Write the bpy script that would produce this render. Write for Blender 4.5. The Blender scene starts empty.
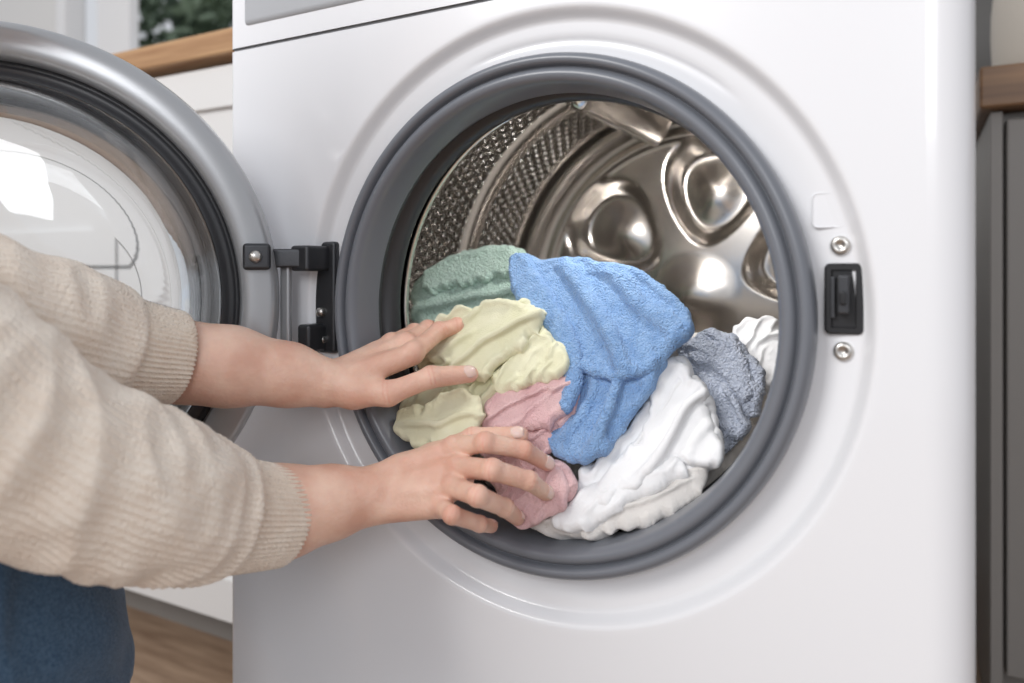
import bpy, bmesh, math, random
import numpy as np
from mathutils import Vector, Matrix, noise, kdtree
from mathutils.geometry import delaunay_2d_cdt
random.seed(4)
ZC = 0.56
scene = bpy.context.scene
scene.view_settings.view_transform = 'Standard'
scene.view_settings.exposure = .05

# ------------------------------------------------------------ materials
def mat(name, color, rough=0.5, metal=0.0, **kw):
    m = bpy.data.materials.new(name); m.use_nodes = True
    b = m.node_tree.nodes['Principled BSDF']
    b.inputs['Base Color'].default_value = (*color, 1)
    b.inputs['Roughness'].default_value = rough
    b.inputs['Metallic'].default_value = metal
    for k, v in kw.items():
        b.inputs[k].default_value = v
    return m
def nodes(m): return m.node_tree.nodes, m.node_tree.links, m.node_tree.nodes['Principled BSDF']
def add_noise_color(m, c1, c2, scale, detail=3, coord='Object', p=(.35, .65)):
    n, l, b = nodes(m)
    tc = n.new('ShaderNodeTexCoord'); t = n.new('ShaderNodeTexNoise')
    t.inputs['Scale'].default_value = scale; t.inputs['Detail'].default_value = detail
    r = n.new('ShaderNodeValToRGB')
    r.color_ramp.elements[0].position = p[0]; r.color_ramp.elements[1].position = p[1]
    r.color_ramp.elements[0].color = (*c1, 1); r.color_ramp.elements[1].color = (*c2, 1)
    l.new(tc.outputs[coord], t.inputs['Vector']); l.new(t.outputs['Fac'], r.inputs['Fac'])
    l.new(r.outputs['Color'], b.inputs['Base Color'])
    return r
def add_bump(m, scale, dist, strength=1.0, detail=2, kind='noise'):
    n, l, b = nodes(m)
    tc = n.new('ShaderNodeTexCoord')
    if kind == 'noise':
        t = n.new('ShaderNodeTexNoise'); t.inputs['Detail'].default_value = detail; o = t.outputs['Fac']
    else:
        t = n.new('ShaderNodeTexVoronoi'); o = t.outputs['Distance']
    t.inputs['Scale'].default_value = scale
    bp = n.new('ShaderNodeBump'); bp.inputs['Distance'].default_value = dist; bp.inputs['Strength'].default_value = strength
    l.new(tc.outputs['Object'], t.inputs['Vector']); l.new(o, bp.inputs['Height']); l.new(bp.outputs['Normal'], b.inputs['Normal'])

M = {}
M['white'] = mat('white_enamel', (.82, .825, .85), .22, **{'Coat Weight': .3})
M['panelgrey'] = mat('drawer_grey_plastic', (.42, .43, .45), .3)
M['rubber'] = mat('grey_rubber', (.165, .176, .20), .28)
M['darkrubber'] = mat('dark_rubber', (.04, .041, .045), .36)
M['black'] = mat('black_plastic', (.015, .015, .017), .35)
M['hinge'] = mat('dark_cast_metal', (.07, .072, .078), .38, .7); add_bump(M['hinge'], 600, .0002, .5)
M['steel'] = mat('screw_steel', (.6, .58, .55), .3, 1.0)
M['silver'] = mat('silver_door_plastic', (.45, .46, .475), .28, .45)
M['drum'] = mat('drum_steel', (.82, .775, .73), .20, 1.0)
M['glass'] = mat('door_glass', (.96, .97, .975), .02, **{'Transmission Weight': 1.0, 'IOR': 1.45})
M['cab'] = mat('cabinet_white', (.74, .73, .72), .45)
M['cabgrey'] = mat('cabinet_greige', (.23, .215, .20), .5)
M['wall'] = mat('wall_paint', (.72, .71, .69), .8); add_bump(M['wall'], 300, .0005, .3)
M['tile'] = mat('dark_backsplash', (.06, .055, .05), .4)
M['frame'] = mat('window_frame_white', (.8, .8, .8), .4)
M['leaf'] = mat('foliage', (.02, .05, .02), .6); add_noise_color(M['leaf'], (.05, .08, .05), (.36, .46, .32), 3)
M['ceramic'] = mat('beige_ceramic', (.42, .38, .33), .5)
def wood(name, c1, c2, sc=(1, 14, 14)):
    m = mat(name, c1, .45); n, l, b = nodes(m)
    tc = n.new('ShaderNodeTexCoord'); mp = n.new('ShaderNodeMapping'); mp.inputs['Scale'].default_value = sc
    t = n.new('ShaderNodeTexNoise'); t.inputs['Scale'].default_value = 6; t.inputs['Detail'].default_value = 6
    r = n.new('ShaderNodeValToRGB'); r.color_ramp.elements[0].position = .3; r.color_ramp.elements[1].position = .7
    r.color_ramp.elements[0].color = (*c1, 1); r.color_ramp.elements[1].color = (*c2, 1)
    l.new(tc.outputs['Object'], mp.inputs['Vector']); l.new(mp.outputs['Vector'], t.inputs['Vector'])
    l.new(t.outputs['Fac'], r.inputs['Fac']); l.new(r.outputs['Color'], b.inputs['Base Color'])
    return m
M['wood'] = wood('oak_worktop', (.30, .15, .065), (.50, .30, .15))
M['woodR'] = wood('walnut_worktop', (.13, .065, .03), (.24, .13, .06))
M['floor'] = wood('floor_wood', (.22, .14, .09), (.36, .25, .17), (1.5, 10, 1))

def perforated():
    m = mat('perforated_steel', (.5, .47, .44), .22, 1.0); n, l, b = nodes(m)
    def mth(op, a, c=None):
        x = n.new('ShaderNodeMath'); x.operation = op
        for i, v in enumerate((a, c)):
            if v is None: continue
            if isinstance(v, (int, float)): x.inputs[i].default_value = v
            else: l.new(v, x.inputs[i])
        return x.outputs[0]
    tc = n.new('ShaderNodeTexCoord'); sp = n.new('ShaderNodeSeparateXYZ'); l.new(tc.outputs['Object'], sp.inputs[0])
    ang = mth('ARCTAN2', sp.outputs['Z'], sp.outputs['X'])
    v = mth('DIVIDE', sp.outputs['Y'], .0125)
    u = mth('MULTIPLY', ang, 120 / (2 * math.pi))
    row = mth('FLOOR', v); off = mth('MULTIPLY', mth('MODULO', row, 2.0), .5)
    fu = mth('SUBTRACT', mth('FRACT', mth('ADD', mth('ADD', u, off), 500.0)), .5)
    fv = mth('SUBTRACT', mth('FRACT', v), .5)
    d = mth('SQRT', mth('ADD', mth('MULTIPLY', fu, fu), mth('MULTIPLY', fv, fv)))
    mr = n.new('ShaderNodeMapRange'); mr.interpolation_type = 'SMOOTHSTEP'
    mr.inputs['From Min'].default_value = .12; mr.inputs['From Max'].default_value = .48
    l.new(d, mr.inputs['Value'])
    bp = n.new('ShaderNodeBump'); bp.inputs['Distance'].default_value = .008; bp.inputs['Strength'].default_value = 1
    l.new(mr.outputs[0], bp.inputs['Height']); l.new(bp.outputs['Normal'], b.inputs['Normal'])
    cr = n.new('ShaderNodeValToRGB'); cr.color_ramp.interpolation = 'LINEAR'
    e = cr.color_ramp.elements
    e[0].position = .15; e[0].color = (.006, .006, .006, 1); e[1].position = .19; e[1].color = (.95, .93, .90, 1)
    k = e.new(.36); k.color = (.90, .87, .83, 1); k = e.new(.46); k.color = (.36, .34, .32, 1)  # dimple highlights and duller steel between them are painted into the colour
    l.new(d, cr.inputs['Fac']); l.new(cr.outputs['Color'], b.inputs['Base Color'])
    return m
M['perf'] = perforated()

# ------------------------------------------------------------ mesh helpers
def mesh_obj(name, verts, faces, m, parent=None, smooth=True, weld=0):
    me = bpy.data.meshes.new(name); me.from_pydata([tuple(v) for v in verts], [], faces); me.update()
    bm = bmesh.new(); bm.from_mesh(me)
    if weld: bmesh.ops.remove_doubles(bm, verts=bm.verts, dist=weld)
    bmesh.ops.recalc_face_normals(bm, faces=bm.faces); bm.to_mesh(me); bm.free()
    o = bpy.data.objects.new(name, me); scene.collection.objects.link(o)
    if m: me.materials.append(m)
    if smooth:
        for p in me.polygons: p.use_smooth = True
    if parent: o.parent = parent
    return o
def empty(name, loc=(0, 0, 0), rot=0):
    e = bpy.data.objects.new(name, None); e.location = loc; e.rotation_euler = (0, 0, rot); e.empty_display_size = .05
    scene.collection.objects.link(e); return e
def lathe(name, prof, m, parent, N=192, sub=0):
    vs, fs = [], []
    for i in range(N):
        a = 2 * math.pi * i / N
        for r, y in prof: vs.append((r * math.cos(a), y, r * math.sin(a)))
    K = len(prof)
    for i in range(N):
        j = (i + 1) % N
        for k in range(K - 1): fs.append((i * K + k, j * K + k, j * K + k + 1, i * K + k + 1))
    o = mesh_obj(name, vs, fs, m, parent, weld=1e-6)
    if sub:
        s = o.modifiers.new('s', 'SUBSURF'); s.levels = s.render_levels = sub
    return o
def box(name, lo, hi, m, parent=None, bev=.002, seg=3):
    vs = [(x, y, z) for x in (lo[0], hi[0]) for y in (lo[1], hi[1]) for z in (lo[2], hi[2])]
    fs = [(0, 1, 3, 2), (4, 6, 7, 5), (0, 4, 5, 1), (2, 3, 7, 6), (0, 2, 6, 4), (1, 5, 7, 3)]
    o = mesh_obj(name, vs, fs, m, parent, smooth=False)
    if bev:
        b = o.modifiers.new('b', 'BEVEL'); b.width = bev; b.segments = seg; b.limit_method = 'ANGLE'
        for p in o.data.polygons: p.use_smooth = True
        w = o.modifiers.new('w', 'WEIGHTED_NORMAL')
    return o
def catmull(pts, n):
    P = [np.array(p, float) for p in pts]; P = [2 * P[0] - P[1]] + P + [2 * P[-1] - P[-2]]
    out = []
    for i in range(1, len(P) - 2):
        for k in range(n):
            t = k / n; a, b, c_, d = P[i - 1:i + 3]
            out.append(.5 * ((2 * b) + (-a + c_) * t + (2 * a - 5 * b + 4 * c_ - d) * t * t + (-a + 3 * b - 3 * c_ + d) * t ** 3))
    out.append(P[-2]); return np.array(out)
def sstep(a, b, x):
    t = np.clip((x - a) / (b - a), 0, 1); return t * t * (3 - 2 * t)
def round_plate(name, cx, cz, w, h, rad, levels, m, parent):
    """rounded-rectangle plate facing -Y; levels = [(inset, y), ...] outside to inside"""
    vs, fs = [], []; n = 0
    for ins, y in levels:
        r = max(rad - ins, .0004); hw, hh = w / 2 - ins - r, h / 2 - ins - r
        ring = []
        for q, (sx, sz) in enumerate(((1, 1), (-1, 1), (-1, -1), (1, -1))):
            for k in range(9):
                a = math.pi / 2 * (q + k / 8); ring.append((cx + sx * hw + r * math.cos(a), y, cz + sz * hh + r * math.sin(a)))
        n = len(ring); vs += ring
    for i in range(len(levels) - 1):
        for j in range(n): fs.append((i * n + j, i * n + (j + 1) % n, (i + 1) * n + (j + 1) % n, (i + 1) * n + j))
    fs.append(tuple((len(levels) - 1) * n + j for j in range(n)))
    return mesh_obj(name, vs, fs, m, parent, smooth=False)

# ------------------------------------------------------------ washing machine
wm = empty('washing_machine', (0, 0, ZC))
X0, X1 = -.325, .277
CR = .026
ZB, ZT = -ZC + .012, .2385
prof_r = [.186, .1925, .198, .2005, .2025, .204, .2055, .208, .2105, .213, .2155, .2175, .2195, .2212, .2228, .2244, .226, .228, .231, .238]
def panel_y(r, a):
    y = .010 * (1 - sstep(.2165, .2270, r)) + .004 * (1 - sstep(.19, .216, r))
    w = float(sstep(.75, .95, a) * (1 - sstep(1.75, 1.95, a)))
    return y + .0016 * w * math.exp(-((r - .204) / .0018) ** 2)
NA = 360
Lx, Rx = X0 + .006, X1 - CR
angs = [2 * math.pi * i / NA for i in range(NA)]
for cx, cz in ((Lx, ZB), (Rx, ZB), (Rx, ZT), (Lx, ZT)):
    a = math.atan2(cz, cx) % (2 * math.pi); angs[int(round(a / (2 * math.pi) * NA)) % NA] = a
vs, fs = [], []
for a in angs:
    for r in prof_r: vs.append((r * math.cos(a), panel_y(r, a), r * math.sin(a)))
    ca, sa = math.cos(a), math.sin(a)
    t = min((Rx / ca if ca > 1e-9 else Lx / ca if ca < -1e-9 else 1e9), (ZT / sa if sa > 1e-9 else ZB / sa if sa < -1e-9 else 1e9))
    vs.append((t * ca, 0, t * sa))
K = len(prof_r) + 1
for i in range(NA):
    j = (i + 1) % NA
    for k in range(K - 1): fs.append((i * K + k, j * K + k, j * K + k + 1, i * K + k + 1))
mesh_obj('front_panel', vs, fs, M['white'], wm)
def shell(name, z0, z1, m):
    pl = [(X0, .60)] + [(X0 + .006 - .006 * math.cos(t), .006 - .006 * math.sin(t)) for t in np.linspace(0, math.pi / 2, 6)]
    pr = [(X1 - CR + CR * math.sin(t), CR - CR * math.cos(t)) for t in np.linspace(0, math.pi / 2, 14)] + [(X1, .60)]
    vs, fs = [], []
    for P in (pl, pr):
        b = len(vs)
        for x, y in P: vs.extend([(x, y, z0), (x, y, z1)])
        for i in range(len(P) - 1): fs.append((b + 2 * i, b + 2 * i + 2, b + 2 * i + 3, b + 2 * i + 1))
    return mesh_obj(name, vs, fs, m, wm)
shell('side_shell', ZB, ZT, M['white'])
box('back_plate', (X0 + .002, .595, ZB), (X1 - .002, .60, .35), M['white'], wm, 0)
box('base_plate', (X0 + .002, .03, ZB - .001), (X1 - .002, .6, ZB), M['white'], wm, 0)
shell('control_shell', .2415, .345, M['white'])
mesh_obj('control_face', [(Lx, 0, .2415), (Rx, 0, .2415), (Rx, 0, .345), (Lx, 0, .345)], [(0, 1, 2, 3)], M['white'], wm, False)
box('seam_gap', (X0 + .003, .003, .237), (X1 - .03, .06, .243), M['panelgrey'], wm, 0)
box('top_lid', (X0, -.001, .346), (X1, .60, .368), M['white'], wm, .006)
box('detergent_drawer', (-.306, -.0025, .259), (-.128, .01, .338), M['panelgrey'], wm, .008, 4)
box('drawer_handle', (-.29, -.010, .300), (-.14, .0, .330), M['white'], wm, .005, 4)
box('display_window', (-.02, -.0015, .268), (.15, .01, .330), M['black'], wm, .004)
lathe('program_dial', [(0, -.022), (.018, -.022), (.021, -.019), (.0225, .001)], M['silver'], wm, 64).location = (.2, 0, .30)
for i, x in enumerate((-.28, .23)):
    for j, y in enumerate((.06, .54)):
        lathe('foot_%d%d' % (i, j), [(0, 0), (.02, 0), (.022, .004), (.022, .012), (0, .012)], M['black'], wm, 24).matrix_local = Matrix.Translation((x, y, -ZC)) @ Matrix.Rotation(math.pi / 2, 4, 'X')

gp = [(.188, .016), (.1925, .012), (.1925, .002), (.1915, -.004), (.1890, -.0072), (.1862, -.0080), (.1838, -.0070), (.1825, -.004), (.1822, -.001), (.1812, -.001), (.1805, -.0035), (.1780, -.0062), (.1745, -.0064), (.1718, -.0045), (.1700, -.0005), (.1693, .005), (.1685, .012), (.1682, .020), (.1682, .026)]
lathe('door_gasket', gp, M['rubber'], wm, 192, sub=2)
gi = [(.1682, .024), (.1684, .030), (.172, .033), (.176, .037), (.176, .041), (.170, .044), (.1675, .049), (.1675, .056), (.170, .060), (.178, .063), (.185, .070), (.19, .08)]
lathe('gasket_bellows', gi, M['darkrubber'], wm, 192, sub=2)

RD = .242
lathe('drum_lip', [(.180, .078), (.178, .075), (.176, .077), (.176, .082), (.182, .086), (.21, .089), (.232, .093), (RD, .102)], M['drum'], wm, 192, sub=1)
lathe('tub_front', [(.19, .08), (.25, .085), (.27, .12)], M['darkrubber'], wm, 96)
def band(name, y0, y1, m):
    return lathe(name, [(RD, y0), (RD, .5 * (y0 + y1)), (RD, y1)], m, wm, 192)
band('drum_wall_perforated_1', .112, .262, M['perf'])
band('drum_wall_perforated_2', .300, .390, M['perf'])
lathe('drum_front_band', [(RD, .102), (RD - .003, .105), (RD - .003, .109), (RD, .112)], M['drum'], wm, 192, sub=1)
lathe('drum_bead', [(RD, .262), (RD - .004, .266), (RD - .009, .272), (RD - .010, .281), (RD - .009, .290), (RD - .004, .296), (RD, .300)], M['drum'], wm, 192, sub=1)
lathe('drum_rear_corner', [(RD, .390), (RD - .004, .394), (RD - .006, .40), (RD - .004, .408), (RD - .002, .42), (RD - .006, .435), (RD - .018, .448), (RD - .03, .452)], M['drum'], wm, 192, sub=1)
vs, fs = [], []; NR, NT = 100, 420; RB = RD - .028
for i in range(NR + 1):
    r = RB * i / NR
    for j in range(NT):
        a = 2 * math.pi * j / NT
        y = .445
        for k in range(6):
            ak = math.radians(21 + 60 * k)
            dx, dz = r * math.cos(a) - .134 * math.cos(ak), r * math.sin(a) - .134 * math.sin(ak)
            dr = dx * math.cos(ak) + dz * math.sin(ak); dt = -dx * math.sin(ak) + dz * math.cos(ak)
            d = math.hypot(dr / 1.14, dt / (1 + .30 * dr / .06))
            y += .026 * (1 - sstep(.040, .063, d)) - .007 * math.cos(min(d / .042, 1) * math.pi / 2) ** 2
        y -= .010 * (1 - sstep(.0, .06, r))
        y -= .006 * math.exp(-((r - .205) / .006) ** 2)
        vs.append((r * math.cos(a), y, r * math.sin(a)))
for i in range(NR):
    for j in range(NT):
        k = (j + 1) % NT; fs.append((i * NT + j, i * NT + k, (i + 1) * NT + k, (i + 1) * NT + j))
mesh_obj('drum_rear_disc', vs, fs, M['drum'], wm)
for q, ad in enumerate((100, 220, 340)):
    a0 = math.radians(ad); vs, fs = [], []; NU, NV = 40, 28
    for i in range(NU + 1):
        t = i / NU; y = .125 + .30 * t; env = sstep(0, .12, t) * (1 - sstep(.88, 1, t))
        for j in range(NV + 1):
            w = -1 + 2 * j / NV
            h = .058 * env * (math.cos(w * math.pi / 2) ** .8 if abs(w) < 1 else 0) ** 1.1 - .002
            aa = a0 + w * .17 * (0.75 + .25 * env)
            r = RD - h; vs.append((r * math.cos(aa), y, r * math.sin(aa)))
    for i in range(NU):
        for j in range(NV):
            b = i * (NV + 1) + j; fs.append((b, b + 1, b + NV + 2, b + NV + 1))
    mesh_obj('drum_lifter_%d' % (q + 1), vs, fs, M['drum'], wm)

def on_dish(x, z): return panel_y(math.hypot(x, z), 0)
ly = on_dish(.2065, .015)
round_plate('latch_plate', .2068, .0152, .0222, .0440, .0035, [(0, ly + .004), (0, ly - .002), (.0012, ly - .0032), (.004, ly - .0032), (.0046, ly - .001)], M['black'], wm)
box('latch_hook', (.2035, ly - .010, .006), (.2105, ly - .001, .030), M['hinge'], wm, .0015, 3)
box('latch_slot_edge', (.1992, ly - .0042, .003), (.2022, ly - .001, .029), M['hinge'], wm, .0008)
box('latch_catch', (.2050, ly - .013, .012), (.2090, ly - .006, .020), M['black'], wm, .001)
for i, (x, z) in enumerate(((.2049, .0482), (.2065, -.0173))):
    o = lathe('latch_screw_%d' % i, [(0, -.0015), (.0018, -.0015), (.0024, -.0028), (.0045, -.0028), (.0058, -.0015), (.006, .001)], M['steel'], wm, 40)
    o.location = (x, on_dish(x, z) - .0005, z)
ty = on_dish(.200, .0703)
round_plate('touch_pad', .1982, .0703, .020, .0225, .004, [(0, ty + .003), (0, ty + .0002), (.0006, ty - .0004), (.0012, ty + .0001)], M['white'], wm)

hy = .012
box('hinge_plate', (-.2285, hy - .007, -.040), (-.200, hy + .002, .058), M['hinge'], wm, .003, 4)
box('hinge_knuckle', (-.226, -.022, .032), (-.206, .008, .054), M['hinge'], wm, .003, 4)
box('hinge_knuckle_low', (-.224, -.016, -.038), (-.210, .008, -.014), M['hinge'], wm, .003, 4)
def bar(name, p, q, w, h, m, parent, bev=.002):
    p, q = Vector(p), Vector(q); d = q - p
    o = box(name, (0, -w / 2, -h / 2), (d.length, w / 2, h / 2), m, parent, bev)
    o.matrix_local = Matrix.Translation(p) @ d.to_track_quat('X', 'Z').to_matrix().to_4x4(); return o
bar('hinge_arm', (-.212, -.014, .043), (-.262, -.046, .043), .010, .016, M['hinge'], wm)
bar('hinge_arm_link', (-.232, -.020, .04), (-.232, -.020, -.03), .006, .010, M['silver'], wm)
for i, (x, y, z) in enumerate(((-.216, hy - .009, .058 - .014), (-.214, hy - .009, -.004), (-.213, hy - .009, -.028))):
    lathe('hinge_bolt_%d' % i, [(0, -.003), (.0025, -.003), (.004, -.0015), (.0042, .003)], M['steel'], wm, 32).location = (x, y, z)

DC = Vector((-.387, -.182, .008))
door = empty('door', DC, math.radians(-135)); door.parent = wm
lathe('door_frame_ring', [(.2130, -.030), (.2170, -.026), (.2190, -.010), (.2185, .004), (.215, .0095), (.208, .012), (.198, .0125), (.191, .011), (.1880, .008), (.1870, .003)], M['silver'], door, 192, sub=2)
lathe('door_outer_cover', [(.170, -.036), (.180, -.037), (.200, -.035), (.213, -.030), (.2175, -.026)], M['white'], door, 192, sub=1)
lathe('door_inner_seal', [(.1880, .006), (.1865, .002), (.184, .001), (.182, .004), (.1790, .003), (.1755, .007), (.1725, .009), (.1700, .005)], M['darkrubber'], door, 192, sub=2)
lathe('door_inner_wall', [(.1715, .006), (.1710, -.004), (.170, -.03), (.169, -.036)], M['silver'], door, 192, sub=1)
bowl = [(.1735, .009), (.1720, .013), (.1705, .018), (.1685, .028), (.1645, .044), (.158, .058), (.148, .069), (.133, .077), (.105, .081), (.06, .084), (.02, .0848), (0, .085)]
o = lathe('door_glass_bowl', bowl, M['glass'], door, 192, sub=1)
s = o.modifiers.new('sol', 'SOLIDIFY'); s.thickness = .004
o = lathe('door_outer_glass', [(.171, -.034), (.10, -.036), (.05, -.037), (0, -.037)], M['glass'], door, 128)
s = o.modifiers.new('sol', 'SOLIDIFY'); s.thickness = .003
box('door_hinge_pad', (-.212, .008, .025), (-.190, .020, .047), M['hinge'], door, .003)
o = lathe('door_hinge_bolt', [(0, .004), (.003, .004), (.005, .002), (.0052, -.002)], M['steel'], door, 32); o.location = (-.2, .0205, .036)
box('door_catch', (.192, .01, -.012), (.207, .035, .012), M['black'], door, .002)
box('door_lower_clip', (-.160, .006, -.150), (-.138, .016, -.120), M['hinge'], door, .003)

# ------------------------------------------------------------ room
box('floor', (-4, -3, -.05), (3, 3, 0), M['floor'], None, 0)
WY = 1.22; wx0, wx1, wz0, wz1 = -2.72, -1.1, ZC + .755, 2.2
wb = empty('wall_back')
for n_, lo, hi in (('below', (-4, WY, 0), (3, WY + .12, wz0)), ('above', (-4, WY, wz1), (3, WY + .12, 2.6)), ('left', (-4, WY, wz0), (wx0, WY + .12, wz1)), ('right', (wx1, WY, wz0), (3, WY + .12, wz1))):
    box(n_, lo, hi, M['wall'], wb, 0)
win = empty('window_1')
for n_, lo, hi in (('sill', (wx0 - .05, WY - .02, wz0 - .03), (wx1 + .05, WY + .1, wz0)), ('jamb_l', (wx0, WY, wz0), (wx0 + .06, WY + .08, wz1)), ('jamb_r', (wx1 - .06, WY, wz0), (wx1, WY + .08, wz1)), ('rail', (wx0 + .06, WY + .01, wz0), (wx1 - .06, WY + .05, wz0 + .03)), ('head', (wx0, WY, wz1 - .06), (wx1, WY + .08, wz1)), ('mullion', (-2.44, WY - .01, wz0), (-2.25, WY + .03, wz1))):
    box(n_, lo, hi, M['frame'], win, .004)
vs, fs = [], []
for k in range(9000):
    x = -5.3 + 3.2 * random.random(); z = 3.3 * random.random(); y = 2.7 + .9 * random.random()
    if x < -4.9 + .5 * noise.noise(Vector((z * 2, y, 0))): continue
    c0 = Vector((x, y, z)); s_ = .05 + .07 * random.random()
    q = Vector((random.gauss(0, 1), random.gauss(0, 1), random.gauss(0, 1))).normalized(); w_ = q.orthogonal().normalized(); q2 = q.cross(w_)
    b = len(vs)
    vs += [c0 - q * s_, c0 - w_ * s_ * .4, c0 + q * s_, c0 + w_ * s_ * .4 + q2 * .01]; fs.append((b, b + 1, b + 2, b + 3))
mesh_obj('garden_shrub', vs, fs, M['leaf'], None, False)
cabL = empty('base_cabinet')
CY = .28
box('carcass', (-2.6, CY + .02, .08), (-.345, WY - .003, ZC + .345), M['cab'], cabL, 0)
box('toe_kick', (-2.6, CY + .06, 0), (-.345, CY + .08, .08), M['cabgrey'], cabL, 0)
for i in range(4):
    x1 = -.35 - i * .56; x0 = x1 - .553
    for (a, b_, c_, d) in ((x0, x1, .60, .895), (x0, x1, .075, .595)):
        box('door_panel_%d_%d' % (i, int(c_ * 10)), (a, CY, c_), (b_, CY + .018, d), M['cab'], cabL, .001)
        for n_, lo, hi in (('sl', (a, c_), (a + .06, d)), ('sr', (b_ - .06, c_), (b_, d)), ('st', (a + .06, d - .06), (b_ - .06, d)), ('sb', (a + .06, c_), (b_ - .06, c_ + .06))):
            box('shaker_' + n_, (lo[0], CY - .008, lo[1]), (hi[0], CY, hi[1]), M['cab'], cabL, 0)
box('worktop', (-2.6, CY - .025, ZC + .347), (-.34, WY - .003, ZC + .382), M['wood'], cabL, .003)
cabR = empty('kitchen_cabinet')
RY = .62
box('carcass', (.342, RY + .02, .08), (2.0, WY - .003, ZC + .232), M['cabgrey'], cabR, 0)
box('plinth', (.342, RY + .06, 0), (2.0, RY + .08, .08), M['cabgrey'], cabR, 0)
for i in range(3):
    box('door_%d' % i, (.345 + i * .5, RY, .085), (.84 + i * .5, RY + .02, ZC + .222), M['cabgrey'], cabR, .003)
box('end_panel', (.328, RY, 0), (.341, WY - .003, ZC + .232), M['cabgrey'], cabR, .001)
box('worktop', (.315, RY - .02, ZC + .234), (2.0, WY - .003, ZC + .286), M['woodR'], cabR, .004)
box('backsplash', (.20, WY - .012, ZC + .288), (2.0, WY - .003, 1.5), M['tile'], cabR, 0)
jar = empty('storage_jar', (.425, .80, ZC + .287))
o = lathe('jar_body', [(0, 0), (.07, 0), (.08, .01), (.085, .08), (.082, .15), (.07, .18), (.065, .19)], M['ceramic'], jar, 64, sub=1); o.rotation_euler = (math.pi / 2, 0, 0)
o = lathe('jar_lid', [(.068, .19), (.07, .20), (.04, .215), (.012, .22), (.014, .235), (0, .24)], M['ceramic'], jar, 64, sub=1); o.rotation_euler = (math.pi / 2, 0, 0)

# ------------------------------------------------------------ laundry
def fabric(name, col, col2, bscale, bdist, kind='noise', cs=40):
    m = mat(name, col, .9); add_noise_color(m, col, col2, cs); add_bump(m, bscale, bdist, 1.0, 2, kind)
    b = m.node_tree.nodes['Principled BSDF']; b.inputs['Sheen Weight'].default_value = .25; b.inputs['Sheen Roughness'].default_value = .5
    b.inputs['Specular IOR Level'].default_value = .2
    return m
M['blue'] = fabric('blue_terry', (.23, .41, .74), (.31, .51, .84), 700, .004, cs=110)
M['green'] = fabric('sage_terry', (.45, .61, .53), (.53, .69, .61), 700, .003, cs=110)
M['yellow'] = fabric('pale_lime_cotton', (.82, .80, .56), (.89, .87, .65), 1300, .0010)
M['pink'] = fabric('rose_cotton', (.74, .46, .47), (.83, .56, .56), 900, .0018)
M['whitec'] = fabric('white_cotton', (.81, .81, .82), (.87, .87, .88), 1500, .0005)
M['cream'] = fabric('offwhite_linen', (.70, .67, .64), (.78, .75, .72), 1200, .0008)
M['greyt'] = fabric('greyblue_terry', (.48, .53, .65), (.60, .65, .77), 600, .005, cs=200)
tx = bpy.data.textures.new('terry_loops', 'CLOUDS'); tx.noise_scale = .0018; tx.noise_depth = 1
TERRY = {'blue_terry': .0012, 'sage_terry': .0011, 'greyblue_terry': .0022}

def polydist(P, poly):
    best = np.full(len(P), 1e9); side = np.zeros(len(P))
    for i in range(len(poly) - 1):
        a, b = poly[i], poly[i + 1]; ab = b - a; t = np.clip(((P - a) @ ab) / (ab @ ab + 1e-9), 0, 1)
        q = a + t[:, None] * ab; d = np.linalg.norm(P - q, axis=1)
        sgn = np.sign(ab[0] * (P[:, 1] - a[1]) - ab[1] * (P[:, 0] - a[0]))
        k = d < best; best[k] = d[k]; side[k] = sgn[k]
    return best, side
def inside(P, poly):
    c_ = np.zeros(len(P), bool); n = len(poly)
    for i in range(n):
        a, b = poly[i], poly[(i + 1) % n]
        cond = (a[1] > P[:, 1]) != (b[1] > P[:, 1])
        with np.errstate(divide='ignore', invalid='ignore'):
            xx = (b[0] - a[0]) * (P[:, 1] - a[1]) / (b[1] - a[1]) + a[0]
        c_ ^= cond & (P[:, 0] < xx)
    return c_
def pts(s):
    """packed millimetre coordinates on the drum opening: XXXZZZ, offset (+300, +200)"""
    return [(int(s[i:i + 3]) - 300, int(s[i + 3:i + 6]) - 200) for i in range(0, len(s), 6)]
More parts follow.
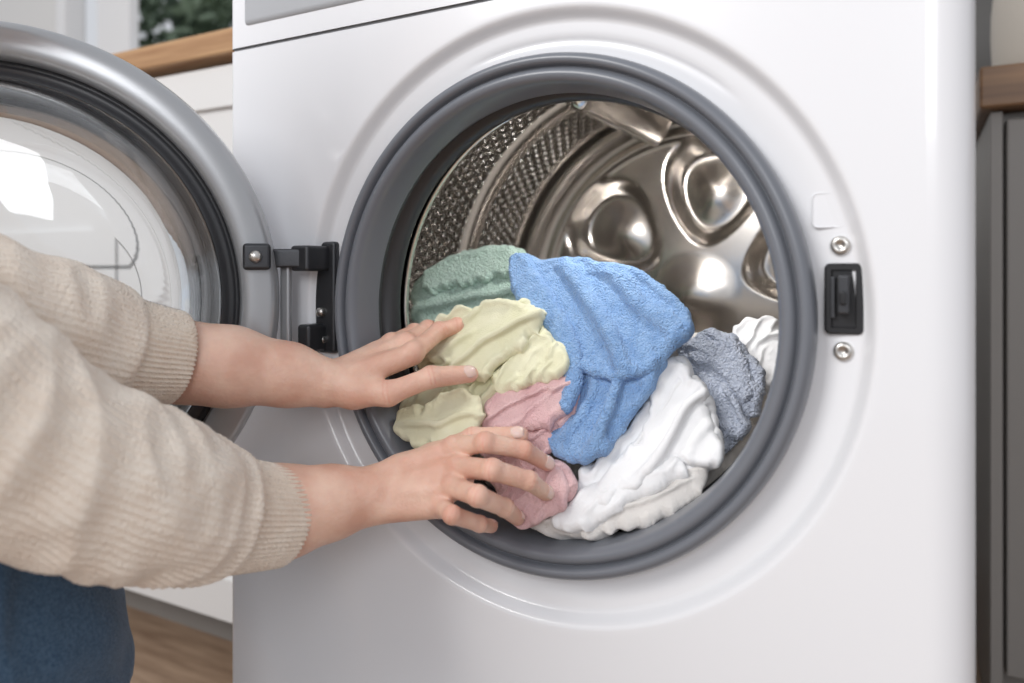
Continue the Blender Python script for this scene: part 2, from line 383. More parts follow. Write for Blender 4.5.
def garment(name, outline, plane, ridges, H, ew, m, wr=2.0, wscale=28, wdir=0., step=1.8, seed=0, back=18, sx=1.05, sz=1.25, stiff=7.0, iters=320, parent=None, wob=0):
    """loose fabric laid over the pile; surplus cloth buckles into folds (position-based relaxation)"""
    ol = [np.array(p, float) for p in outline]; n = len(ol); B = []
    for i in range(n):
        a, b, c_, d = ol[i - 1], ol[i], ol[(i + 1) % n], ol[(i + 2) % n]
        K = max(2, int(np.linalg.norm(c_ - b) / step))
        for k in range(K):
            t = k / K; B.append(.5 * ((2 * b) + (-a + c_) * t + (2 * a - 5 * b + 4 * c_ - d) * t * t + (-a + 3 * b - 3 * c_ + d) * t ** 3))
    B = np.array(B)
    if wob:
        B = np.array([(b[0] + wob * noise.noise(Vector((b[0] / 9, b[1] / 9, seed))), b[1] + wob * noise.noise(Vector((b[0] / 9, b[1] / 9, seed + 9)))) for b in B])
    lo, hi = B.min(0), B.max(0)
    G = []; row = 0; z = lo[1]
    while z < hi[1]:
        for x in np.arange(lo[0] + (row % 2) * step / 2, hi[0], step): G.append((x, z))
        z += step * .87; row += 1
    G = np.array(G); G = G[inside(G, B)]
    dB, _ = polydist(G, np.vstack([B, B[:1]])); G = G[dB > step * .7]
    P = np.vstack([B, G]); nb = len(B)
    r = delaunay_2d_cdt([Vector(p) for p in P], [], [list(range(nb))], 1, 1e-4)
    V = np.array([tuple(v) for v in r[0]]); F = [tuple(f) for f in r[2]]
    dB, _ = polydist(V, np.vstack([B, B[:1]]))
    q = np.clip(dB / ew, 0, 1); h = H * np.sqrt(np.clip(1 - (1 - q) ** 2, 0, 1))
    h0 = h.copy()
    edge = sstep(0, .6, q)
    for poly, amp, w, sh in ridges:
        d, s_ = polydist(V, catmull(poly, 6)); ww = np.where(s_ > 0, w, w * sh); pw = np.where(s_ > 0, 1.3, 2.0)
        h = h + edge * amp * np.exp(-(d / ww) ** pw)
    ca, sa = math.cos(wdir), math.sin(wdir)
    for i, v in enumerate(V):
        px, pz = (v[0] * ca + v[1] * sa), (-v[0] * sa + v[1] * ca)
        p = Vector((px / wscale / 2.6, pz / wscale, seed * 7.3))
        wv = noise.noise(p * .9 + Vector((9, 3, 1))) * 1.2
        nn = 1 - 2 * abs(noise.noise(Vector((p.x + wv * .5, p.y + wv, p.z)))) - .6
        n2 = 1 - 2 * abs(noise.noise(Vector((p.x * 2.3 - wv, p.y * 2.3, p.z + 5)))) - .6
        h[i] += edge[i] * (wr * 1.6 * nn + wr * .7 * n2)
    y0, mm, nx = plane
    N = np.array((nx, -1, mm), float); N /= np.linalg.norm(N)
    flat = np.stack([V[:, 0], y0 + mm * V[:, 1] + nx * V[:, 0], V[:, 1]], 1)
    X = flat + N * h[:, None]
    ed = {}
    for f in F:
        for i in range(3):
            e = tuple(sorted((f[i], f[(i + 1) % 3]))); ed[e] = ed.get(e, 0) + 1
    bset = sorted({k for e, c_ in ed.items() if c_ == 1 for k in e})
    E = np.array(list(ed.keys())); W = np.ones(len(E))
    kd = kdtree.KDTree(len(V))
    for i, v in enumerate(V): kd.insert((v[0], v[1], 0), i)
    kd.balance(); L = []
    for dist_, kk in ((stiff, .35), (stiff * .5, .35)):
        for i, v in enumerate(V):
            for a_ in (0, 60, 120):
                tx_, tz = v[0] + dist_ * math.cos(math.radians(a_)), v[1] + dist_ * math.sin(math.radians(a_))
                co, j, dd = kd.find((tx_, tz, 0))
                if dd < step and j != i: L.append((i, j, kk))
    L = np.array(L); E = np.vstack([E, L[:, :2].astype(int)]); W = np.concatenate([W, L[:, 2]])
    dv = V[E[:, 1]] - V[E[:, 0]]; ln = np.linalg.norm(dv, axis=1) + 1e-9
    al = (dv[:, 0] * ca + dv[:, 1] * sa) / ln; ac = (-dv[:, 0] * sa + dv[:, 1] * ca) / ln
    Xb = flat + N * h0[:, None]
    rest = np.linalg.norm(Xb[E[:, 1]] - Xb[E[:, 0]], axis=1) * np.sqrt((sx * al) ** 2 + (sz * ac) ** 2)
    nV = len(V); deg = np.bincount(E[:, 0], W, nV) + np.bincount(E[:, 1], W, nV)
    bi = np.array(bset)
    hcap = H + 15
    for it in range(iters):
        d = X[E[:, 1]] - X[E[:, 0]]; Ld = np.linalg.norm(d, axis=1) + 1e-9
        c_ = d * (W * (Ld - rest) / Ld * .5)[:, None]
        for k in range(3):
            X[:, k] += 1.7 * (np.bincount(E[:, 0], c_[:, k], nV) - np.bincount(E[:, 1], c_[:, k], nV)) / deg
        X -= N * .035
        hh = (X - flat) @ N
        lowb = h0 * .78 - 1.0
        X += N * np.maximum(lowb - hh, 0)[:, None] * .8
        X -= N * np.maximum(hh - hcap, 0)[:, None] * .3
        hb = np.clip((X[bi] - flat[bi]) @ N, -1, 6)
        inpl = X[bi] - N * ((X[bi] - flat[bi]) @ N)[:, None]
        inpl = flat[bi] + np.clip(inpl - flat[bi], -2.5, 2.5)
        X[bi] = inpl + N * hb[:, None]
    Nv = Vector(N); verts = [Vector(x) for x in X]
    cen = V.mean(0); bmap = {}
    for (a, b), cnt in ed.items():
        if cnt != 1: continue
        idx = []
        for k in (a, b):
            if k not in bmap:
                inw = (cen - V[k]); inw = inw / (np.linalg.norm(inw) + 1e-6)
                v = verts[k]
                verts.append(v - Nv * 3 + Vector((inw[0], 0, inw[1])) * 4); verts.append(v - Nv * back + Vector((inw[0], 0, inw[1])) * 12)
                bmap[k] = len(verts) - 2
            idx.append(bmap[k])
        F.append((a, b, idx[1], idx[0])); F.append((idx[0], idx[1], idx[1] + 1, idx[0] + 1))
    o = mesh_obj(name, [v / 1000 for v in verts], F, m, parent)
    if parent is None: o.location = (0, 0, ZC)
    sm = o.modifiers.new('sm', 'SMOOTH'); sm.factor = .5; sm.iterations = 2
    terry = m.name in TERRY
    sb = o.modifiers.new('s', 'SUBSURF'); sb.levels = sb.render_levels = 2 if terry else 1
    if terry:
        dm = o.modifiers.new('loops', 'DISPLACE'); dm.texture = tx; dm.strength = TERRY[m.name]; dm.mid_level = .5
    return o
def loc_empty(n): return empty(n, (0, 0, ZC))
garment('laundry_sheet', pts('110161154202244204337188401170440145436109414073373044310027256029187054133090'), (170, .6, 0), [], 12, 14, M['cream'], 5, 20, .4, 2.6, 3, 40, stiff=8, iters=200, sz=1.35)
garment('white_cloth', pts('408180421189437192450183453152441137430147417166'), (165, .6, 0), [], 10, 8, M['whitec'], 3, 14, .9, seed=4, sz=1.4, sx=1.15, stiff=4, wob=4)
g = loc_empty('greyblue_towel')
garment('towel_body', pts('376168384177400182416179428169437156443144443130436116428105420097414110405131393145380154'), (138, .6, 0),
 [(pts('381167407153428118'), 6, 7, .4), (pts('400178427154437133'), 5, 6, .4)], 10, 9, M['greyt'], 3.4, 14, -.9, seed=5, sz=1.4, sx=1.15, stiff=5, parent=g, wob=4)
garment('towel_fold', [(86,-34),(100,-24),(118,-26),(130,-42),(138,-62),(130,-66),(118,-52),(104,-44),(92,-42)], (130, .6, 0), [], 7, 6, M['greyt'], 2.5, 12, -.7, seed=15, sz=1.35, stiff=5, parent=g, wob=3)
g = loc_empty('sage_towel')
garment('towel_body', pts('090212098223117237144246178252201251212241227219237205219194189187163180137174110175098192'), (130, .6, 0),
 [(pts('107188162199219209'), 6, 9, .4)], 10, 9, M['green'], 2.6, 22, .25, seed=6, sz=1.3, stiff=8, parent=g, wob=3)
garment('towel_fold', [(-196,22),(-183,37),(-156,47),(-122,54),(-99,52),(-88,41),(-92,29),(-112,27),(-135,20),(-160,18),(-182,12)], (119, .6, 0), [], 8, 6, M['green'], 2, 20, .3, seed=16, sz=1.25, stiff=8, parent=g, wob=4)
garment('offwhite_undershirt', pts('281046298058342060376076403089418097412078394063368050332042300040285041'), (125, .75, 0),
 [(pts('290043344051385069414087'), 4, 5, .5)], 8, 7, M['cream'], 2.6, 14, .4, seed=7, sz=1.4, stiff=4, wob=4)
g = loc_empty('lime_shirt')
garment('shirt_body', pts('166160177175188190207196226202245205266199276187282177295172304162302153288146271140255131244119237105223096205092185091167097158108158124162141'), (74, .5, 0),
 [(pts('272193245170225137216101'), 8, 8, .3), (pts('185184176162174121'), 6, 7, .3)], 9, 8, M['yellow'], 3.0, 16, .9, seed=8, sz=1.4, sx=1.12, stiff=5, parent=g, wob=5)
garment('shirt_twist', [(-116,-12),(-93,-3),(-55,6),(-30,0),(-23,-14),(-34,-28),(-52,-42),(-66,-58),(-82,-60),(-100,-48),(-122,-40),(-126,-26)], (60, .5, 0),
 [([(-30,-4),(-62,-22),(-90,-44)], 8, 7, .3)], 8, 5, M['yellow'], 3.2, 13, .6, seed=18, sz=1.45, sx=1.1, stiff=5, parent=g, wob=6)
garment('shirt_tail', [(-26,-18),(-10,-26),(5,-38),(2,-48),(-14,-55),(-32,-61),(-50,-66),(-60,-58),(-48,-42),(-36,-30)], (67, .5, 0), [], 7, 5, M['yellow'], 3, 11, 1.0, seed=19, sz=1.45, sx=1.1, stiff=4.5, parent=g, wob=5)
garment('shirt_hem', [(-64,-70),(-56,-84),(-62,-97),(-78,-107),(-100,-110),(-122,-108),(-136,-98),(-134,-86),(-118,-82),(-100,-72),(-82,-66)], (58, .5, 0), [([(-66,-80),(-95,-92),(-130,-94)], 6, 6, .3)], 7, 5, M['yellow'], 3, 13, .2, seed=20, sz=1.42, sx=1.1, stiff=5, parent=g, wob=6)
g = loc_empty('pink_shirt')
garment('shirt_body', pts('227107229121241130253136274145295151310145312129307114299099300089313084322075319063305052290046277048264061248080234093'), (90, .6, 0),
 [(pts('241116272104293078'), 7, 6, .3), (pts('235104268089295058'), 6, 6, .3)], 8, 7, M['pink'], 3.0, 12, .8, seed=9, sz=1.45, sx=1.18, stiff=4.5, parent=g, wob=5)
garment('shirt_fold', [(-62,-76),(-47,-63),(-26,-54),(-4,-48),(11,-55),(12,-70),(2,-84),(-18,-92),(-36,-100),(-58,-92)], (79, .6, 0),
 [([(8,-58),(-22,-68),(-50,-84)], 7, 5, .3)], 7, 5, M['pink'], 3.0, 11, .7, seed=21, sz=1.45, sx=1.15, stiff=4.5, parent=g, wob=5)
garment('shirt_hem', [(-4,-112),(12,-116),(23,-125),(20,-138),(4,-149),(-12,-155),(-20,-146),(-8,-132)], (82, .6, 0), [], 6, 5, M['pink'], 2.5, 10, 1.1, seed=22, sz=1.4, stiff=4, parent=g, wob=4)
g = loc_empty('white_shirt')
garment('shirt_body', pts('351148366155383159395151407138418119423103417093403086386077369069357057344048326044310045303049310058319068323079333089344099353113359131'), (120, .7, 0),
 [(pts('364146356110335081'), 7, 8, .3), (pts('386154374118351083327055'), 7, 7, .3)], 9, 7, M['whitec'], 2.8, 16, 1.0, seed=10, sz=1.42, sx=1.1, stiff=5.5, parent=g, wob=4)
garment('shirt_front', [(72,-45),(86,-41),(98,-50),(109,-64),(119,-82),(124,-98),(114,-106),(98,-103),(84,-112),(66,-124),(46,-140),(30,-146),(22,-140),(40,-124),(58,-104),(68,-82),(70,-60)], (110, .7, 0),
 [([(90,-48),(92,-80),(70,-112),(36,-140)], 9, 8, .3)], 7, 5, M['whitec'], 2.4, 18, 1.05, seed=23, sz=1.38, sx=1.05, stiff=7, parent=g, wob=4)
garment('shirt_sleeve', [(104,-108),(88,-119),(70,-129),(56,-140),(40,-149),(18,-154),(8,-150),(14,-142),(32,-138),(50,-126),(72,-114),(92,-104)], (108, .7, 0), [], 6, 5, M['whitec'], 2.5, 10, .6, seed=24, sz=1.42, stiff=4, parent=g, wob=4)
g = loc_empty('blue_towel')
garment('towel_tail', [(-10,-20),(20,-15),(55,-20),(75,-35),(72,-43),(69,-56),(60,-71),(53,-85),(47,-96),(40,-105),(28,-111),(13,-112),(-1,-108),(-3,-101),(2,-90),(5,-71),(3,-53),(-6,-34)], (93, .6, 0),
 [([(44,-30),(42,-60),(34,-88),(22,-109)], 10, 10, .3), ([(20,-40),(22,-70),(10,-100)], 8, 8, .3)], 9, 7, M['blue'], 2.6, 22, 1.25, seed=1, sz=1.32, sx=1.04, stiff=9, parent=g, wob=2)
garment('towel_top', [(-77,40),(-72,47),(-47,40),(-19,40),(6,35),(39,29),(63,16),(83,1),(96,-16),(91,-23),(81,-30),(72,-42),(60,-50),(42,-52),(24,-50),(8,-44),(-6,-34),(-22,-18),(-40,-6),(-60,10),(-71,26)], (86, .6, 0),
 [([(-40,36),(-4,8),(30,-22),(48,-48)], 12, 12, .22), ([(-8,33),(45,0),(80,-24)], 10, 12, .22)], 10, 6, M['blue'], 2.4, 30, -.75, seed=2, sz=1.26, sx=1.04, stiff=12, parent=g, wob=2)
garment('towel_edge', [(-78,40),(-70,46),(-56,38),(-38,20),(-14,-4),(8,-30),(16,-56),(10,-76),(3,-70),(2,-53),(-7,-34),(-23,-18),(-41,-6),(-61,10),(-72,26)], (78, .6, 0),
 [], 8, 5, M['blue'], 2.0, 26, -.85, seed=3, sz=1.15, sx=1.12, stiff=9, parent=g, wob=2)

# ------------------------------------------------------------ implicit surfaces (hands, body)
def surface_nets(field, lo, hs):
    s = field < 0; nx, ny, nz = field.shape
    cnt = np.zeros((nx - 1, ny - 1, nz - 1)); acc = np.zeros((nx - 1, ny - 1, nz - 1, 3))
    cs = [(i, j, k) for i in (0, 1) for j in (0, 1) for k in (0, 1)]
    def sl(c): return field[c[0]:nx - 1 + c[0], c[1]:ny - 1 + c[1], c[2]:nz - 1 + c[2]]
    for a in cs:
        for ax in range(3):
            if a[ax]: continue
            b = list(a); b[ax] = 1; fa, fb = sl(a), sl(tuple(b)); cr = (fa < 0) != (fb < 0)
            t = np.where(cr, fa / np.where(cr, fa - fb, 1), 0)
            p = np.array(a, float)
            for d in range(3):
                acc[..., d] += np.where(cr, p[d] + (t if d == ax else 0), 0)
            cnt += cr
    m = cnt > 0; idx = -np.ones(m.shape, int); idx[m] = np.arange(m.sum())
    ijk = np.argwhere(m); V = (ijk + acc[m] / cnt[m][:, None]) * hs + lo
    F = []
    for ax in range(3):
        u, v = [(1, 2), (2, 0), (0, 1)][ax]
        E = (s != np.roll(s, -1, ax))
        e = np.argwhere(E)
        ok = (e[:, ax] < field.shape[ax] - 1) & (e[:, u] > 0) & (e[:, v] > 0) & (e[:, u] < field.shape[u] - 1) & (e[:, v] < field.shape[v] - 1)
        e = e[ok]; du = np.zeros(3, int); du[u] = 1; dv = np.zeros(3, int); dv[v] = 1
        q = [idx[tuple((e - a).T)] for a in (du * 0, du, du + dv, dv)]
        F += [tuple(int(z) for z in r_) for r_ in np.stack(q, 1)]
    return V, F
class Field:
    def __init__(self, lo, hi, hs):
        self.lo = np.array(lo, float); self.hs = hs
        ax = [np.arange(l, h, hs) for l, h in zip(lo, hi)]
        self.G = np.stack(np.meshgrid(*ax, indexing='ij'), -1)
    def cone(self, p, q, r1, r2):
        p, q = np.array(p, float), np.array(q, float); ab = q - p
        t = np.clip(((self.G - p) @ ab) / (ab @ ab), 0, 1)
        return np.linalg.norm(self.G - p - t[..., None] * ab, axis=-1) - (r1 + (r2 - r1) * t)
    def ball(self, p, r): return np.linalg.norm(self.G - np.array(p, float), axis=-1) - r
    def ell(self, p, rad, R=None):
        d = self.G - np.array(p, float)
        if R is not None: d = d @ R
        k = np.linalg.norm(d / np.array(rad, float), axis=-1); return (k - 1) * min(rad)
def smin(a, b, k):
    h = np.clip(.5 + .5 * (b - a) / k, 0, 1); return b + (a - b) * h - k * h * (1 - h)
M['skin'] = mat('skin', (.68, .38, .28), .46, **{'Subsurface Weight': .2, 'Subsurface Scale': .005, 'Subsurface Radius': (1, .35, .2)})
ramp = add_noise_color(M['skin'], (.69, .40, .30), (.81, .55, .43), 35, 3)
add_bump(M['skin'], 380, .0008, .7, 5)
n_, l_, b_ = nodes(M['skin'])
at = n_.new('ShaderNodeAttribute'); at.attribute_name = 'flush_crease_shade'
mx = n_.new('ShaderNodeMix'); mx.data_type = 'RGBA'; mx.inputs['B'].default_value = (.68, .29, .22, 1)
l_.new(at.outputs['Fac'], mx.inputs['Factor']); l_.new(ramp.outputs['Color'], mx.inputs['A']); l_.new(mx.outputs['Result'], b_.inputs['Base Color'])
M['nail'] = mat('nail', (.84, .58, .51), .26, **{'Subsurface Weight': .2, 'Subsurface Scale': .003})
person = empty('person', (0, 0, ZC))
def hand(name, fore, fr, fingers, thumb, dorsal, rads):
    allp = np.array(fore + [p for f in fingers for p in f] + thumb, float)
    f = Field(allp.min(0) - 36, allp.max(0) + 36, 1.3)
    d = None
    for i in range(len(fore) - 1):
        c = f.cone(fore[i], fore[i + 1], fr[i], fr[i + 1]); d = c if d is None else smin(d, c, 8)
    wrist = np.array(fore[-1], float)
    side = np.array(fingers[0][0], float) - np.array(fingers[3][0], float); side /= np.linalg.norm(side)
    D = np.array(dorsal, float); D /= np.linalg.norm(D)
    for i, fg in enumerate(fingers):
        base = wrist + side * (1.5 - i) * 7
        c = f.cone(base, np.array(fg[0]) - D * 1.5, 11.5, rads[i] + 1.2); d = smin(d, c, 5)
    d = smin(d, f.cone(wrist - D * 5, (np.array(fingers[1][0]) + np.array(fingers[2][0])) / 2 - D * 7, 11, 10), 8)
    th = np.array(thumb, float)
    d = smin(d, f.cone(wrist + side * 6 - D * 3, th[0], 11.5, 12.5), 8)
    c = f.cone(th[0], th[1], 12.5, 9.6); d = smin(d, c, 9)
    c = smin(f.cone(th[1], th[2], 8.8, 8.2), f.cone(th[2], th[3], 8.7, 7.0), 2.5); c = smin(c, f.ball(th[2] + D * .6, 8.6), 2); d = smin(d, c, 5)
    for i, fg in enumerate(fingers):
        r = rads[i]; p = np.array(fg, float)
        c = f.cone(p[0], p[1], r * 1.04, r * .93); c = smin(c, f.cone(p[1], p[2], r * .94, r * .85), 2)
        c = smin(c, f.cone(p[2], p[3], r * .86, r * .74), 2)
        c = smin(c, f.ball(p[1] + D * 1.0, r * 1.0), 2); c = smin(c, f.ball(p[2] + D * .5, r * .9), 1.5)
        dm = np.linalg.norm(f.G - p[0], axis=-1)
        k = .7 + 6 * np.exp(-(dm / 12) ** 2)
        d = smin(d, c, k)
        d = smin(d, f.ball(p[0] + D * 2.8, r * 1.0), 3.5)
    V, F = surface_nets(d, f.lo, f.hs)
    o = mesh_obj(name, V / 1000, F, M['skin'], person)
    fl_ = np.zeros(len(V))
    for i, fg in enumerate(fingers + [thumb]):
        for p, w, s_ in ((fg[0], .28 if i < 4 else 0, 8), (fg[1], .34, 7), (fg[2], .28, 6), (fg[3], .42, 9)):
            q = np.array(p, float) + (D * 5 if p is not fg[3] else 0)
            fl_ = np.maximum(fl_, w * np.exp(-(np.linalg.norm(V - q, axis=1) / s_) ** 2))
        for a_, b_2 in ((1, 2), (2, 3)):  # knuckle creases: their shade painted into the skin as darker lines
            ax = np.array(fg[b_2], float) - np.array(fg[a_ - 1], float); ax /= np.linalg.norm(ax)
            rel = V - np.array(fg[a_], float); al = rel @ ax; rad_ = np.linalg.norm(rel - al[:, None] * ax, axis=1)
            fl_ = np.maximum(fl_, np.where((rad_ < 12) & ((rel @ D) > 2), .55 * (np.exp(-((al - 1.6) / .7) ** 2) + np.exp(-((al + 1.6) / .7) ** 2)), 0))
    A = o.data.attributes.new('flush_crease_shade', 'FLOAT', 'POINT'); A.data.foreach_set('value', fl_.astype(np.float32))
    s = o.modifiers.new('sm', 'SMOOTH'); s.factor = .5; s.iterations = 3
    s = o.modifiers.new('ss', 'SUBSURF'); s.levels = s.render_levels = 1
    def nail(k, p, q, r, Dn, w):
        ax = Vector(q) - Vector(p); ax.normalize(); Dn = Vector(Dn); Dn = (Dn - ax * Dn.dot(ax)).normalized(); sd = ax.cross(Dn)
        vs, fs = [], []; NU, NV = 10, 10
        for i in range(NU + 1):
            u = -1 + 2 * i / NU
            for j in range(NV + 1):
                v = -1 + 2 * j / NV
                ww = w * (1 - .25 * max(0, u) ** 2 - .2 * max(0, -u) ** 3)
                th_ = v * 1.0
                c0 = Vector(q) + ax * (u * 5.0 - .2 * r)
                rr = r * (1.01 - .03 * u * u)
                vs.append((c0 + Dn * (rr * math.cos(th_) + .1 - max(0, u) ** 3 * .9) + sd * ww * math.sin(th_)) / 1000)
        for i in range(NU):
            for j in range(NV):
                b = i * (NV + 1) + j; fs.append((b, b + 1, b + NV + 2, b + NV + 1))
        no = mesh_obj('%s_nail_%d' % (name, k), vs, fs, M['nail'], person)
        s_ = no.modifiers.new('sol', 'SOLIDIFY'); s_.thickness = .0005; s_.offset = 0
    for i, fg in enumerate(fingers):
        a, b_ = Vector(fg[2]), Vector(fg[3]); nail(i, a, b_, rads[i] * .77, D, rads[i] * .76)
    nail(4, th[2], th[3], 7.2, nail_dir[name], 6.6)
    return o
nail_dir = {'left_hand': (.15, -.85, .5), 'right_hand': (0, -.7, .7)}
hand('left_hand', [(-241, -114, -37), (-217, -93, -41), (-186, -63, -49), (-164, -46, -56)], [32, 30, 24, 19.5],
     [[(-111, -2, -34), (-110, 34, -19), (-101, 48, -15), (-89, 58, -18)],
      [(-126, 8, -28), (-130, 46, -19), (-124, 62, -21), (-120, 72, -29)],
      [(-140, 8, -29), (-143, 44, -22), (-138, 58, -28), (-134, 66, -36)],
      [(-150, -2, -37), (-148, 34, -32), (-142, 46, -38), (-137, 52, -45)]],
     [(-142, -38, -62), (-114, -30, -63), (-88, -10, -51), (-67, 14, -50)], (.45, -.5, .75), [7.9, 8.0, 7.7, 6.8])
hand('right_hand', [(-161.7, -125, -133), (-156, -96, -142), (-133, -74.5, -138), (-109, -55, -134)], [33, 32, 26, 20.5],
     [[(-58, -22, -100), (-24, -34, -90), (-2, -16, -97), (6, 4, -110)],
      [(-48, -32, -111), (-9, -50, -104), (9, -30, -114), (11, -8, -128)],
      [(-46, -41, -123), (-11, -66, -118), (-5, -40, -132), (-7, -18, -146)],
      [(-54, -46, -137), (-30, -68, -133), (-23, -44, -145), (-26, -22, -154)]],
     [(-98, -34, -122), (-81, -18, -110), (-49, -10, -95), (-17, 5, -92)], (.1, -.8, .55), [7.6, 7.8, 7.4, 6.5])

# ------------------------------------------------------------ clothes of the person
M['knit'] = fabric('cream_knit', (.86, .74, .625), (.92, .82, .71), 520, .0018, cs=60)
M['denim'] = fabric('denim', (.035, .072, .125), (.068, .12, .19), 900, .0008, cs=500)
def sleeve(name, P, R, m, cuff=0.0, ribs=64, N=320, wr=.003, wfreq=22, seed=0, step=14):
    C_ = catmull([tuple(p) + (r,) for p, r in zip(P, R)], step)
    c, r = C_[:, :3] / 1000, C_[:, 3] / 1000
    L = np.concatenate([[0], np.cumsum(np.linalg.norm(np.diff(c, axis=0), axis=1))])
    n = max(20, int(L[-1] / .0025)); T = np.linspace(0, L[-1], n)
    c = np.stack([np.interp(T, L, c[:, k]) for k in range(3)], 1); r = np.interp(T, L, r)
    tang = np.gradient(c, axis=0); tang /= np.linalg.norm(tang, axis=1)[:, None]
    up = Vector((0, 0, 1)); vs, fs = [], []; rows = 0
    x = Vector(tang[0]).cross(up).normalized()
    for i in range(n):
        t = Vector(tang[i]); x = (x - t * x.dot(t)).normalized(); y = t.cross(x)
        e = L[-1] - T[i]
        incuff = 1 - sstep(cuff - .003, cuff + .002, e) if cuff else 0
        puff = (.0050 * (1 - math.exp(-(e - cuff) / .005)) * math.exp(-(e - cuff) / .12)) if (cuff and e > cuff) else 0
        for j in range(N):
            a = 2 * math.pi * j / N; dr = x * math.cos(a) + y * math.sin(a); base = Vector(c[i]) + dr * r[i]
            q2 = Vector((T[i] * wfreq * 1.6 + .35 * math.cos(a + seed), math.cos(a) * .9 + seed, math.sin(a) * .9))
            wv = (1 - 2.2 * abs(noise.noise(q2)) - .45) + .45 * noise.noise(base * wfreq * 2.2)
            d = wr * wv * (1 - incuff) + puff
            d += incuff * .0013 * math.cos(a * ribs)
            d += (1 - incuff) * .00045 * math.cos(a * ribs) if cuff else 0
            vs.append(base + dr * d)
        rows += 1
    if cuff:
        t = Vector(tang[-1]); ce = Vector(c[-1])
        for off, sc in ((.0012, .97), (.0006, .93), (-.004, .91), (-.02, .90)):
            for j in range(N):
                v = vs[(n - 1) * N + j]; vs.append(ce + (v - ce) * sc + t * off)
            rows += 1
    for i in range(rows - 1):
        for j in range(N):
            k = (j + 1) % N; fs.append((i * N + j, i * N + k, (i + 1) * N + k, (i + 1) * N + j))
    if not cuff:
        fs.append(tuple(range(N))); fs.append(tuple((rows - 1) * N + j for j in range(N)))
    return mesh_obj(name, vs, fs, m, person)
sleeve('sweater_sleeve_left', [(-500, -330, 150), (-390, -315, 85), (-280, -290, 22), (-256, -246, 6), (-250, -205, -9), (-247, -162, -24), (-240, -126, -32)],
       [64, 56, 50, 46, 43, 38, 34], M['knit'], cuff=.043, seed=3)
sleeve('sweater_sleeve_right', [(-235, -480, 110), (-235, -400, 62), (-222, -320, 4), (-196, -276, -46), (-178, -240, -80), (-168, -198, -105), (-164, -150, -129), (-156, -101, -144)],
       [66, 62, 56, 53, 51, 48, 39, 34], M['knit'], cuff=.043, seed=8, wr=.0042)
sleeve('jeans_leg_right', [(-360, -560, -200), (-320, -380, -186), (-278, -222, -203), (-279, -232, -300), (-284, -262, -500)], [88, 82, 68, 62, 52], M['denim'], wr=.006, wfreq=18, N=160)
sleeve('jeans_leg_left', [(-480, -500, -220), (-500, -330, -250), (-510, -190, -300), (-500, -230, -380), (-480, -290, -500)], [88, 82, 70, 62, 52], M['denim'], wr=.004, wfreq=16, N=128)
f = Field((-640, -760, -330), (-60, -180, 330), 9)
d = f.cone((-415, -560, -190), (-390, -500, -60), 138, 122); d = smin(d, f.cone((-390, -500, -60), (-362, -425, 75), 122, 128), 40)
d = smin(d, f.cone((-480, -345, 145), (-245, -470, 112), 64, 66), 50); d = smin(d, f.cone((-362, -420, 120), (-346, -392, 190), 80, 58), 30)
V, F = surface_nets(d, f.lo, f.hs); o = mesh_obj('sweater_torso', V / 1000, F, M['knit'], person)
s = o.modifiers.new('sm', 'SMOOTH'); s.iterations = 4; s = o.modifiers.new('ss', 'SUBSURF'); s.levels = s.render_levels = 1
HC = np.array((-322, -345, 318.)); fw = Vector((.55, .66, -.51)).normalized(); rt = fw.cross(Vector((0, 0, 1))).normalized(); up = rt.cross(fw)
R = np.array([rt, fw, up]).T
def hp(a, b, c_): return HC + R @ np.array((a, b, c_), float)
f = Field(HC - 175, HC + 165, 4)
d = f.ell(HC, (74, 92, 92), R); d = smin(d, f.ell(hp(0, 28, -48), (54, 56, 58), R), 25)
d = smin(d, f.cone(hp(0, 84, 0), hp(0, 104, -22), 7, 11), 12); d = smin(d, f.cone(hp(-14, 84, -54), hp(14, 84, -54), 5, 5), 5); d = smin(d, f.cone(hp(-12, 82, -64), hp(12, 82, -64), 6, 6), 4)
d = smin(d, f.cone(hp(0, -20, -70), (-346, -392, 190), 52, 54), 25)
for sgn in (-1, 1):
    d = smin(d, f.ell(hp(sgn * 76, -6, -12), (9, 18, 30), R), 5); d = np.maximum(d, -f.ball(hp(sgn * 32, 98, 6), 17))
V, F = surface_nets(d, f.lo, f.hs); o = mesh_obj('head', V / 1000, F, M['skin'], person); s = o.modifiers.new('sm', 'SMOOTH'); s.iterations = 3
M['hair'] = mat('brown_hair', (.07, .04, .025), .45); add_bump(M['hair'], 220, .003, 1)
M['eye'] = mat('eye_white', (.8, .8, .78), .15); M['iris'] = mat('iris', (.06, .035, .02), .2)
d = f.ell(hp(0, -16, 14), (84, 96, 94), R); d = np.maximum(d, -f.ell(hp(0, 85, -40), (62, 70, 86), R)); d = smin(d, f.ball(hp(0, -112, 20), 38), 12)
V, F = surface_nets(d, f.lo, f.hs); o = mesh_obj('hair', V / 1000, F, M['hair'], person); s = o.modifiers.new('sm', 'SMOOTH'); s.iterations = 3
for sgn, nm in ((-1, 'left'), (1, 'right')):
    for part, off, rad, mm_ in (('eye', 76, .0125, M['eye']), ('iris', 83.5, .006, M['iris'])):
        bm = bmesh.new(); bmesh.ops.create_icosphere(bm, subdivisions=3, radius=rad); me = bpy.data.meshes.new(part); bm.to_mesh(me); bm.free()
        o = bpy.data.objects.new('%s_%s' % (nm, part), me); scene.collection.objects.link(o); o.parent = person; o.location = Vector(hp(sgn * 31, off, 6)) / 1000; me.materials.append(mm_)
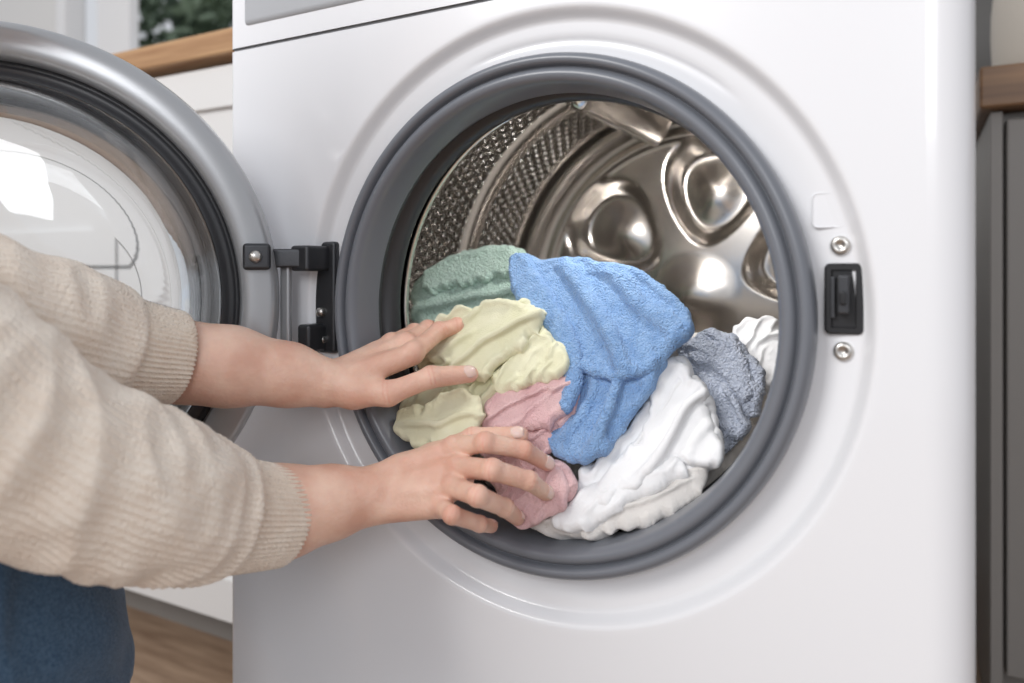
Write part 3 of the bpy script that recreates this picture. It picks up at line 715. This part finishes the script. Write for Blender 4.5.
for nm, hx, hyy in (('right', -287, -280), ('left', -482, -300)):
    f = Field((hx - 70, hyy - 80, -560), (hx + 170, hyy + 230, -440), 5)
    d = f.cone((hx, hyy, -528), (hx + 70, hyy + 130, -536), 40, 34); d = smin(d, f.cone((hx, hyy + 10, -528), (hx + 4, hyy + 16, -470), 38, 44), 20); d = np.maximum(d, -(f.G[..., 2] + 557))
    V, F = surface_nets(d, f.lo, f.hs); o = mesh_obj('shoe_' + nm, V / 1000, F, M['whitec'], person); s = o.modifiers.new('sm', 'SMOOTH'); s.iterations = 3

# ------------------------------------------------------------ lights
def area(name, loc, target, size, power, col=(1, 1, 1), sy=None):
    L = bpy.data.lights.new(name, 'AREA'); L.energy = power; L.size = size; L.color = col
    if sy: L.shape = 'RECTANGLE'; L.size_y = sy
    o = bpy.data.objects.new(name, L); scene.collection.objects.link(o); o.location = loc
    o.rotation_euler = (Vector(target) - Vector(loc)).to_track_quat('-Z', 'Y').to_euler(); return o
area('window_light', (-1.0, -2.1, 2.1), (0, 0, ZC), 1.1, 45, (1, .985, .965))
area('front_fill', (.9, -2.4, 1.5), (0, 0, ZC), .9, 16, (.97, .98, 1))  # soft fill added behind the camera to brighten drum and laundry
# added fill at the top of the tub mouth, brightens the drum interior
dl = area('drum_fill', (.03, .094, .176), (-.02, .33, -.03), .03, .55, (1, .97, .93))
dl.parent = wm
w = bpy.data.worlds.new('world'); scene.world = w; w.use_nodes = True
w.node_tree.nodes['Background'].inputs['Color'].default_value = (.88, .91, .97, 1)
w.node_tree.nodes['Background'].inputs['Strength'].default_value = .68

cd = bpy.data.cameras.new('camera'); cam = bpy.data.objects.new('camera', cd); scene.collection.objects.link(cam)
cam.location = (.2462, -.4922, ZC + .033)
cam.rotation_euler = (math.pi / 2, 0, math.radians(28.5))
cd.sensor_width = 36; cd.lens = 745 / 1024 * 36; cd.shift_y = -(341.5 - 270) / 1024
cd.clip_start = .02
cd.dof.use_dof = True; cd.dof.focus_distance = .60; cd.dof.aperture_fstop = 3.6
scene.camera = cam
